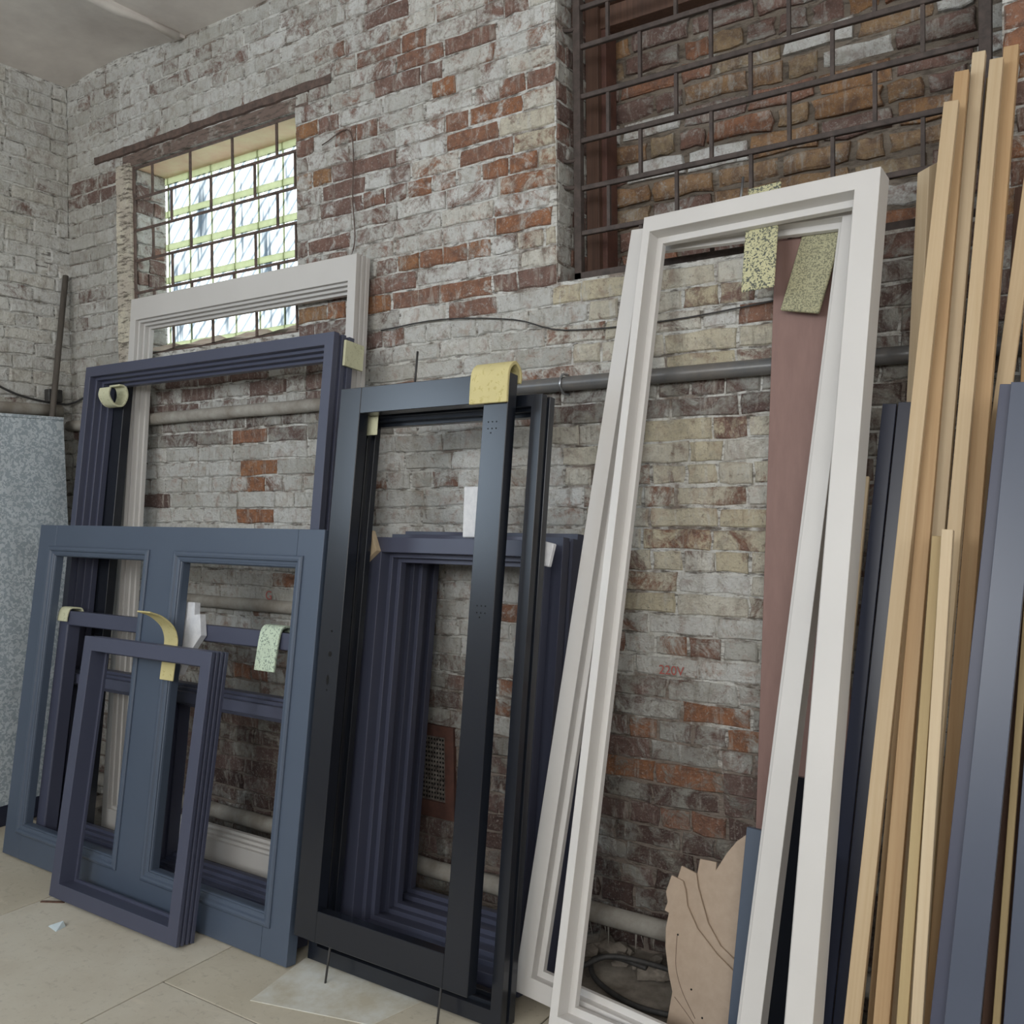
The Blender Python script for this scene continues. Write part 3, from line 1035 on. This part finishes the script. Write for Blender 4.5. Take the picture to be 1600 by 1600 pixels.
# rubble along the foot of the wall
rr = random.Random(31)
vs, fs = [], []
for k in range(150):
    cx, cy = rr.uniform(-4.8, -0.9), -rr.uniform(0.04, 0.17)
    s = rr.uniform(0.012, 0.05) * (1.3 if rr.random() < 0.12 else 1)
    bm = bmesh.new()
    bmesh.ops.create_icosphere(bm, subdivisions=1, radius=s)
    o0 = len(vs)
    sx, sy, sz = rr.uniform(0.7, 1.6), rr.uniform(0.7, 1.4), rr.uniform(0.35, 0.8)
    for v in bm.verts:
        q = 1 + rr.uniform(-0.28, 0.28)
        vs.append((cx + v.co.x * sx * q, cy + v.co.y * sy * q, max(-0.005, s * sz * 0.5 + v.co.z * sz * q)))
    bm.verts.index_update()
    fs += [tuple(o0 + v.index for v in f.verts) for f in bm.faces]
    bm.free()
rb = link('rubble', mesh_from('rubble', vs, fs, M['rubble']), kind='stuff')
rb['label'] = 'broken plaster and brick rubble scattered along the foot of the wall'
rb['category'] = 'rubble'
cb = tube('cable', smooth_path([(-1.54, -0.30, 0.03), (-1.45, -0.19, 0.05), (-1.2, -0.17, 0.045), (-1.06, -0.22, 0.04), (-1.1, -0.34, 0.02), (-1.28, -0.37, 0.012), (-1.46, -0.30, 0.012), (-1.53, -0.20, 0.02), (-1.46, -0.16, 0.03), (-1.34, -0.17, 0.03)], 6), 0.009, M['rubber'], None, 8)
tag(cb, 'dark rubber cable coiled in the rubble behind the white frames', 'cable')
gs_v, gs_f = [], []
for k in range(34):
    x, L = -1.75 + rr.uniform(0, 0.85) if k > 8 else rr.uniform(-3.7, -1.9), rr.uniform(0.025, 0.085)
    o0 = len(gs_v)
    w = rr.uniform(0.002, 0.006)
    dx = rr.uniform(-0.015, 0.015)
    y = -0.09 + rr.uniform(-0.015, 0.01)
    gs_v += [(x - w, y, 0.096), (x + w, y - w, 0.096), (x, y + w, 0.096), (x + dx, y, 0.096 - L)]
    gs_f += [(o0, o0 + 1, o0 + 3), (o0 + 1, o0 + 2, o0 + 3), (o0 + 2, o0, o0 + 3), (o0, o0 + 2, o0 + 1)]
link('grime_strand', mesh_from('grime_strand', gs_v, gs_f, M['pipe_white']), None, p2, kind='stuff')

# ------------------------------------------------------------------ cream window frame against the window
A = thing('cream_window_frame', 'tall cream window frame with stepped rebates standing against the glass block window', 'frame', lean_matrix(-4.21, -0.325, 0.007, 0, 0.0815))
sweep_frame(A, 1.542, 2.645, stepped_profile(0.045, 0.085, 3, 0.012, 0.018, gn=3, gd=0.006), M['cream'], off=(0.0, 0.0, 0.065, 0.06))
box('pine_packing', (1.40, 1.44, -0.004, 0.016, 1.93, 2.03), M['pine_c'], A)

# large navy frame with a transom
Bf = thing('navy_window_frame', 'large navy window frame with a transom, in front of the cream frame', 'frame', lean_matrix(-4.296, -0.592, 0.015, 0, 0.1245))
BWd, BHt = 1.687, 2.287
sweep_frame(Bf, BWd, BHt, stepped_profile(0.042, 0.117, 3, 0.013, 0.03, gn=3, gd=0.008), M['navy'], off=(0, 0.008, 0.008, 0.02))
tp = [(0, 0.0), (0.045, 0.0), (0.045, 0.03), (0.058, 0.03), (0.058, 0.06), (0.07, 0.06), (0.07, 0.117), (-0.025, 0.117), (-0.025, 0.06), (-0.012, 0.06), (-0.012, 0.03), (0, 0.03)]
n = len(tp)
vs = [(0.05, w, 0.755 + a) for a, w in tp] + [(BWd - 0.05, w, 0.755 + a) for a, w in tp]
fs = [(i, (i + 1) % n, n + (i + 1) % n, n + i) for i in range(n)] + [tuple(range(n)), tuple(range(n, 2 * n))]
link('transom', mesh_from('transom', vs, fs, M['navy']), None, Bf, 0.0012)
vs = [(0.80 + a, w, 0.05) for a, w in tp] + [(0.80 + a, w, 0.76) for a, w in tp]
link('mullion', mesh_from('mullion', vs, fs, M['navy']), None, Bf, 0.0012)

B2 = thing('dark_inner_frame', 'narrow dark frame sandwiched between the navy frame and the cream frame', 'frame', lean_matrix(-4.235, -0.46, 0.006, 0, 0.118))
sweep_frame(B2, 1.58, 2.25, [(0, 0, False), (0.10, 0, True), (0.10, 0.045, True), (0, 0.045, False)], M['black'], off=(0.0, -0.045, -0.075, -0.03))

# ------------------------------------------------------------------ navy sash behind the panelled frame
Cf = thing('navy_sash', 'low navy sash frame hidden behind the panelled blue frame', 'frame', lean_matrix(-4.175, -0.688, 0.010, 0, 0.142))
sweep_frame(Cf, 1.70, 1.112, [(0, 0, False), (0.062, 0, True), (0.066, 0.006, True), (0.066, 0.065, True), (0, 0.065, False)], M['navy'])

# ------------------------------------------------------------------ panelled blue frame
Pf = thing('panelled_frame', 'wide steel-blue frame with two moulded openings and a centre mullion', 'frame', lean_matrix(-4.315, -0.751, 0.007, -0.02, 0.138, 0.0))
PW, PH, PD = 1.907, 1.518, 0.045
box('stile', (0, 0.142, 0, PD, 0, PH), M['steel_blue'], Pf, 0.0015)
box('stile', (1.772, PW, 0, PD, 0, PH), M['steel_blue'], Pf, 0.0015)
box('mullion', (0.842, 1.092, 0, PD, 0.148, 1.380), M['steel_blue'], Pf, 0.0)
box('rail', (0.1425, 1.7715, 0, PD, 1.380, PH), M['steel_blue'], Pf, 0.0)
box('rail', (0.1425, 1.7715, 0, PD, 0, 0.148), M['steel_blue'], Pf, 0.0)
mould = [(0, 0.001, False), (0, -0.006, False), (0.004, -0.011, False), (0.012, -0.013, False), (0.020, -0.011, False), (0.025, -0.004, False), (0.034, -0.002, False), (0.044, 0.006, False), (0.046, 0.012, False), (0.046, PD, False), (0.040, PD, False), (0.040, 0.001, False)]
for x0, x1 in ((0.102, 0.882), (1.052, 1.812)):
    sweep_frame(Pf, x1 - x0, 1.420 - 0.108, mould, M['steel_blue'], origin=(x0, 0, 0.108), names=('moulding', 'moulding'), bevel=0)

# ------------------------------------------------------------------ small ribbed sash in front
Sf = thing('small_sash', 'small navy sash with a ribbed outer edge leaning on the panelled frame', 'frame', lean_matrix(-3.662, -0.908, 0.014, -0.005, 0.168))
sweep_frame(Sf, 0.821, 1.055, stepped_profile(0.058, 0.080, 1, 0.010, 0.066, gn=4, gd=0.008), M['navy'])

# ------------------------------------------------------------------ black door leaf, propped on thin rods
Ef = thing('black_door_leaf', 'glossy black glazed door leaf without glass, raised on two thin rods', 'door leaf', lean_matrix(-2.388, -0.772, 0.12, -0.012, 0.14, -0.002))
EW, EH, ED = 0.746, 1.92, 0.048
box('stile', (0, 0.102, 0, ED, 0, EH), M['black'], Ef, 0.002)
box('stile', (EW - 0.096, EW, 0, ED, 0, EH), M['black'], Ef, 0.002)
box('rail', (0.1025, EW - 0.0965, 0, ED, EH - 0.096, EH), M['black'], Ef, 0.002)
box('rail', (0.1025, EW - 0.0965, 0, ED, 0, 0.102), M['black'], Ef, 0.002)
for (hx, hz) in ((0.691, 1.736), (0.698, 1.145)):
    hb = []
    for i in range(3):
        for j in range(2):
            hb.append((hx - 0.018 + 0.016 * i, hx - 0.014 + 0.016 * i, -0.0006, 0.001, hz + 0.022 * j, hz + 0.004 + 0.022 * j))
    hb.append((hx - 0.006, hx - 0.002, -0.0006, 0.001, hz - 0.014, hz - 0.010))
    link('hinge_screw_holes', boxes_mesh('hinge_screw_holes', hb, M['hole']), None, Ef)


def disc(name, x, z, rx, rz, parent, y=-0.0007):
    k = 14
    vs = [(x + rx * math.cos(2 * math.pi * i / k), y, z + rz * math.sin(2 * math.pi * i / k)) for i in range(k)] + [(x + rx * math.cos(2 * math.pi * i / k), y + 0.002, z + rz * math.sin(2 * math.pi * i / k)) for i in range(k)]
    fs = [(i, (i + 1) % k, k + (i + 1) % k, k + i) for i in range(k)] + [tuple(range(k)), tuple(range(k, 2 * k))]
    return link(name, mesh_from(name, vs, fs, M['hole']), None, parent)


disc('screw_hole', 0.058, 1.045, 0.004, 0.004, Ef)
disc('spindle_hole', 0.059, 0.965, 0.009, 0.009, Ef)
disc('keyhole', 0.058, 0.875, 0.006, 0.018, Ef)
disc('screw_hole', 0.058, 0.84, 0.003, 0.003, Ef)
mi = Ef.matrix_world.inverted()
for fx, fy in ((-2.229, -0.782), (-1.760, -0.776)):
    a = mi @ Vector((fx, fy, 0.0))
    b = mi @ Vector((fx - 0.008, fy + 0.04, 0.14))
    tube('rod', [a, (a + b) / 2, b], 0.0038, M['rubber'], Ef, 6)
tube('rod', [(0.33, 0.024, EH - 0.02), (0.331, 0.024, EH + 0.115)], 0.004, M['rubber'], Ef, 6)

# black frame right behind the door leaf
Gf = thing('black_door_frame', 'black rebated door frame standing directly behind the door leaf', 'frame', lean_matrix(-2.387, -0.710, 0.014, -0.009, 0.1405))
sweep_frame(Gf, 0.82, 1.96, stepped_profile(0.040, 0.080, 2, 0.012, 0.025, gn=2, gd=0.008), M['black'], off=(0, 0, 0, 0.01))

# stack of three navy frames against the wall
HL = [('front navy frame of the stack behind the black door, nearest the door frame', -0.590, 0.0, 0.0, 0.735), ('middle navy frame in the stack of three behind the black door', -0.465, 0.004, 0.006, 0.765),
      ('rear navy frame in the stack behind the black door, touching the brick wall', -0.340, -0.035, 0.012, 0.79)]
for k, (lab, y, dx, dh, hw) in enumerate(HL):
    h = thing('stacked_frame', lab, 'frame', lean_matrix(-2.365 + dx, y, 0.016, 0, 0.1375), 'navy frames stacked behind the black door')
    sweep_frame(h, hw, 1.475 + dh, stepped_profile(0.055, 0.112, 2, 0.016, 0.05, gn=2, gd=0.010), M['navy'], off=(0.01, 0, 0.0, 0.02))

# ------------------------------------------------------------------ two white frames
white_prof = [(0, 0, False), (0.028, 0, True), (0.028, 0.055, True), (0.050, 0.055, True), (0.050, 0.078, True), (0, 0.078, False)]
white_prof_b = [(0, 0, False), (0.058, 0, True), (0.058, 0.034, True), (0.078, 0.034, True), (0.078, 0.054, True), (0, 0.054, False)]
I1 = thing('white_frame', 'tall white rebated frame in front, its top highest over the niche grille', 'frame', lean_matrix(-1.412, -0.704, 0.025, -0.093, 0.216, 0.009), 'white frames by the niche')
sweep_frame(I1, 0.769, 2.585, white_prof, M['white'], off=(0, 0.042, 0.027, 0.05))
tube('rod', [(0.325, 0.04, 2.555), (0.327, 0.04, 2.675)], 0.004, M['steel'], I1, 6)
I2 = thing('white_frame', 'tall white rebated frame behind, tilted, its foot raised off the floor', 'frame', lean_matrix(-1.611, -0.576, 0.062, -0.066, 0.210, 0.057), 'white frames by the niche')
sweep_frame(I2, 0.794, 2.545, white_prof_b, M['white'], off=(0, 0.0, 0.0, 0.0))

# ------------------------------------------------------------------ boards and strips between the white frames and the wall
br = box('brown_board', (0, 0.27, 0, 0.012, 0, 2.44), M['brown_board'], None, 0.001)
br.matrix_world = lean_matrix(-0.955, -0.262, 0.001, 0, 0.0885, 0.010)
tag(br, 'tall dull red-brown board leaning on the wall inside the white frames', 'board')

mdf = thing('curved_template', 'beige fibreboard templates with curved scalloped edges standing by the wall', 'template', lean_matrix(-1.2, -0.40, 0.004, 0, 0.2))
front = [(0.032, 0.0), (0.035, 0.018), (0.044, 0.097), (0.027, 0.149), (0.011, 0.22), (0.008, 0.276), (0.015, 0.321), (0.0, 0.325), (0.008, 0.352), (0.0, 0.381), (0.015, 0.434), (0.054, 0.425), (0.065, 0.399), (0.074, 0.355), (0.112, 0.296), (0.178, 0.239), (0.232, 0.205), (0.30, 0.17), (0.36, 0.10), (0.37, 0.0)]
midp = [(0.06, 0.0), (0.05, 0.10), (0.03, 0.25), (0.032, 0.43), (0.042, 0.467), (0.092, 0.454), (0.101, 0.414), (0.14, 0.318), (0.184, 0.262), (0.23, 0.234), (0.32, 0.20), (0.37, 0.12), (0.38, 0.0)]
back = [(0.08, 0.0), (0.07, 0.2), (0.085, 0.4), (0.092, 0.461), (0.097, 0.497), (0.151, 0.498), (0.151, 0.475), (0.182, 0.532), (0.211, 0.572), (0.249, 0.605), (0.284, 0.618), (0.33, 0.612), (0.36, 0.58), (0.385, 0.50), (0.39, 0.3), (0.385, 0.0)]
plate('template_plate', front, 0.0, 0.009, M['fibreboard'], mdf)
plate('template_plate', midp, 0.010, 0.019, M['fibreboard'], mdf)
plate('template_plate', back, 0.020, 0.029, M['fibreboard'], mdf)
for g in ([(0.048, 0.262), (0.048, 0.21), (0.053, 0.163), (0.077, 0.106), (0.123, 0.042)], [(0.053, 0.085), (0.089, 0.055), (0.12, 0.027)]):
    tube('scribed_line', smooth_path([(u, 0.0, v) for u, v in g], 4), 0.0009, M['old_wood'], mdf, 5)
for u, v in ((0.05, 0.265), (0.105, 0.12), (0.145, 0.05)):
    disc('drill_mark', u, v, 0.003, 0.003, mdf)

stick('blue_strip', (-0.884, -0.368, 0.648), (-0.918, -0.470, 0.0), 0.07, 0.02, M['steel_blue'], 'short blue strip standing in front of the fibreboard templates', 'strip')
stick('dark_short_board', (-0.780, -0.30, 0.80), (-0.815, -0.455, 0.0), 0.085, 0.03, M['black'], 'short black board standing between the two white frames', 'board')
stick('tall_navy_strip', (-0.556, -0.19, 1.874), (-0.672, -0.572, 0.0), 0.038, 0.024, M['navy_dark'], 'dark navy strip beside the pine battens, outer one of two', 'strip', 'dark navy strips')
stick('tall_navy_strip', (-0.514, -0.19, 1.876), (-0.630, -0.572, 0.0), 0.038, 0.024, M['navy_dark'], 'dark navy strip half hidden behind the pine battens', 'strip', 'dark navy strips')
stick('short_navy_strip', (-0.668, -0.49, 0.66), (-0.703, -0.59, 0.0), 0.022, 0.022, M['navy'], 'low narrow navy strip below the thin pine lath', 'strip')
stick('pine_lath', (-0.608, -0.25, 1.669), (-0.700, -0.545, 0.0), 0.016, 0.016, M['pine_c'], 'thin pale pine lath between the white frame and navy strips', 'lath')

# pine battens
G_ = 'pine battens leaning by the niche'
stick('pine_batten', (-0.478, -0.055, 2.57), (-0.545, -0.36, 0.0), 0.03, 0.05, M['pine_c'], 'palest pine batten with a slanted top, shortest of the long battens', 'batten', G_, yaw=0.85, slant=0.02)
stick('pine_batten', (-0.397, -0.172, 2.697), (-0.584, -0.684, 0.0), 0.038, 0.026, M['pine'], 'pine batten at the outer edge of the bundle, facing the white frame', 'batten', G_)
stick('pine_batten', (-0.426, -0.075, 2.48), (-0.548, -0.585, 0.0), 0.026, 0.026, M['pine_b'], 'narrow warm brown batten tucked behind the outermost pine batten', 'batten', G_)
stick('pine_batten', (-0.381, -0.095, 2.804), (-0.511, -0.680, 0.0), 0.037, 0.026, M['pine_b'], 'warm pine batten with a square top, second long one from the white frame', 'batten', G_)
stick('pine_batten', (-0.343, -0.045, 2.867), (-0.488, -0.626, 0.0), 0.034, 0.026, M['pine_c'], 'light pine batten reaching the top corner of the niche grille', 'batten', G_)
stick('pine_batten', (-0.293, -0.10, 2.811), (-0.447, -0.690, 0.0), 0.034, 0.034, M['pine'], 'pine batten with a small stub behind its top end', 'batten', G_)
stick('pine_batten', (-0.262, -0.045, 2.859), (-0.405, -0.632, 0.0), 0.038, 0.034, M['pine_b'], 'tallest pine batten at the wall side of the bundle', 'batten', G_)
stick('pine_batten', (-0.318, -0.018, 2.80), (-0.440, -0.590, 0.0), 0.020, 0.020, M['pine_d'], 'slim olive-toned batten at the back of the bundle', 'batten', G_)
stick('pine_batten', (-0.200, -0.085, 2.55), (-0.470, -0.49, 0.0), 0.040, 0.022, M['pine'], 'pine batten crossing diagonally under the bundle towards the blue boards', 'batten', G_)
stick('pine_batten', (-0.364, -0.482, 1.529), (-0.420, -0.722, 0.0), 0.026, 0.026, M['pine_c'], 'short pine batten with a notched top in front of the bundle', 'batten', G_)
stick('pine_batten', (-0.392, -0.455, 1.511), (-0.452, -0.745, 0.0), 0.024, 0.020, M['pine_d'], 'short olive-toned batten beside the notched one', 'batten', G_)
stick('dark_batten', (-0.245, -0.03, 2.472), (-0.335, -0.444, 0.0), 0.020, 0.020, M['old_wood'], 'thin dark brown batten in the shadow behind the pine bundle', 'batten')
stick('pine_board', (-0.165, -0.085, 2.11), (-0.225, -0.40, 0.0), 0.13, 0.018, M['pine_b'], 'wide pine board behind the blue boards, only its top showing', 'board')

# blue boards at the edge
Gb = 'blue boards by the pine battens'
stick('blue_board', (-0.242, -0.37, 1.888), (-0.389, -0.749, 0.0), 0.034, 0.03, M['navy'], 'narrow dark blue board touching the pine bundle', 'board', Gb)
stick('blue_board', (-0.196, -0.40, 1.888), (-0.336, -0.784, 0.0), 0.072, 0.022, M['board_blue'], 'wide glossy blue board next to the dark gap', 'board', Gb)
stick('brown_batten', (-0.168, -0.30, 1.84), (-0.275, -0.655, 0.0), 0.05, 0.02, M['old_wood'], 'dark brown batten in the gap between the blue boards', 'batten')
stick('pine_lath', (-0.168, -0.375, 1.80), (-0.264, -0.715, 0.0), 0.016, 0.016, M['pine_d'], 'thin olive pine lath in the gap between the blue boards', 'lath')
stick('blue_board', (-0.118, -0.37, 1.888), (-0.224, -0.752, 0.0), 0.050, 0.022, M['board_blue'], 'blue board on the far side of the dark gap', 'board', Gb)
stick('blue_board', (-0.060, -0.345, 1.888), (-0.163, -0.730, 0.0), 0.062, 0.022, M['board_blue'], 'outermost blue board cut by the picture edge', 'board', Gb)

# ------------------------------------------------------------------ foam pads and blocks
def pad(name, mw, path, width, thick, mat, label, cat='foam pad'):
    o = strip(name, path, width, thick, mat)
    o.matrix_world = mw
    return tag(o, label, cat)


mE = Ef.matrix_world
pad('foam_pad', mE @ Matrix.Translation((0.60, 0, EH)), [(-0.008, -0.10), (-0.010, -0.03), (-0.004, 0.012), (0.024, 0.036), (0.052, 0.022), (0.062, 0.0), (0.060, -0.025)], 0.15, 0.012, M['foam_yellow'], 'yellow foam pad folded over the top corner of the black door leaf')
mB = Bf.matrix_world
fb = box('foam_pad', (BWd + 0.001, BWd + 0.013, 0.055, 0.165, BHt - 0.125, BHt - 0.02), M['foam_cream'], None, 0.002)
fb.matrix_world = mB
tag(fb, 'cream foam pad between the navy and cream frame corners', 'foam pad')
pad('foam_pad', mB @ Matrix.Translation((0.115, 0, BHt - 0.11)), [(0.060, 0.02), (0.095, 0.018), (0.110, -0.025), (0.09, -0.075), (0.045, -0.078), (0.012, -0.04), (0.015, 0.0)], 0.085, 0.010, M['foam_cream'], 'curled cream foam pad under the top corner of the navy window frame')
mC = Cf.matrix_world
pad('foam_pad', mC @ Matrix.Translation((0.0, 0, 1.112)), [(-0.010, -0.05), (-0.010, -0.03), (0.0, 0.008), (0.03, 0.014), (0.062, 0.008), (0.074, -0.04)], 0.075, 0.008, M['foam_cream'], 'cream foam strip draped over the hidden navy sash corner')
pad('foam_pad', mC @ Matrix.Translation((1.38, 0, 1.112)), [(-0.022, -0.15), (-0.012, -0.03), (0.0, 0.012), (0.03, 0.022), (0.064, 0.01), (0.074, -0.06)], 0.11, 0.010, M['foam_green'], 'green speckled foam pad over the navy sash, seen in the moulded opening')
wf = plate('foam_offcut', [(0, 0), (0.0, 0.30), (0.055, 0.30), (0.06, 0.25), (0.095, 0.255), (0.115, 0.17), (0.05, 0.09)], 0.0, 0.03, M['foam_white'])
wf.matrix_world = mC @ Matrix.Translation((0.945, -0.033, 0.90))
tag(wf, 'white angular foam offcut hung on the hidden navy sash', 'foam block')
mS = Sf.matrix_world
pad('foam_pad', mS @ Matrix.Translation((0.42, 0, 1.055)), [(0.085, -0.14), (0.085, -0.02), (0.081, 0.03), (0.055, 0.075), (0.0, 0.11), (-0.06, 0.125)], 0.085, 0.006, M['foam_yellow'], 'yellow foam strip springing up behind the small sash')
mG = Gf.matrix_world
pad('foam_pad', mG @ Matrix.Translation((0.055, 0, 1.96)), [(-0.005, -0.105), (-0.006, -0.04), (0.0, 0.006), (0.04, 0.009), (0.082, 0.005), (0.088, -0.06)], 0.07, 0.005, M['foam_cream'], 'cream foam pad over the black door frame, peeping under the leaf rail')

wd = plate('wood_wedge', [(0.0, 0.0), (0.0, 0.115), (0.018, 0.12), (0.055, 0.045)], 0, 0.028, M['pine_c'])
wd.matrix_world = lean_matrix(-2.355, -0.429, 1.385, 0, 0.1375)
tag(wd, 'small pale pine wedge at the corner of the stacked navy frames', 'wedge')
b1 = box('foam_block', (0, 0.085, 0, 0.045, 0, 0.18), M['foam_white'], None, 0.003)
b1.matrix_world = lean_matrix(-1.945, -0.37, 1.481, 0.2, 0.10)
tag(b1, 'white foam block standing upright on the stacked navy frames', 'foam block')
b2 = box('foam_block', (0, 0.085, 0, 0.022, 0, 0.078), M['foam_white'], None, 0.003)
b2.matrix_world = lean_matrix(-1.640, -0.431, 1.41, 0.06, 0.1375, 0.2)
tag(b2, 'white foam block wedged at the corner of the stacked navy frames', 'foam block')

m1 = I1.matrix_world
f1 = box('foam_pad', (0, 0.108, 0.080, 0.088, 0, 0.35), M['foam_speckled'], None, 0.003)
f1.matrix_world = m1 @ Matrix.Translation((0.338, 0, 2.305)) @ Matrix.Rotation(-0.03, 4, 'Y')
tag(f1, 'yellow and black speckled foam pad hanging straight under the white frame head', 'foam pad')
m2 = I2.matrix_world
f2 = box('foam_pad', (0, 0.125, 0.058, 0.071, 0, 0.27), M['foam_olive'], None, 0.003)
f2.matrix_world = m2 @ Matrix.Translation((0.555, 0, 2.232)) @ Matrix.Rotation(0.16, 4, 'Y')
tag(f2, 'olive speckled foam pad hanging askew beside the brown board', 'foam pad')
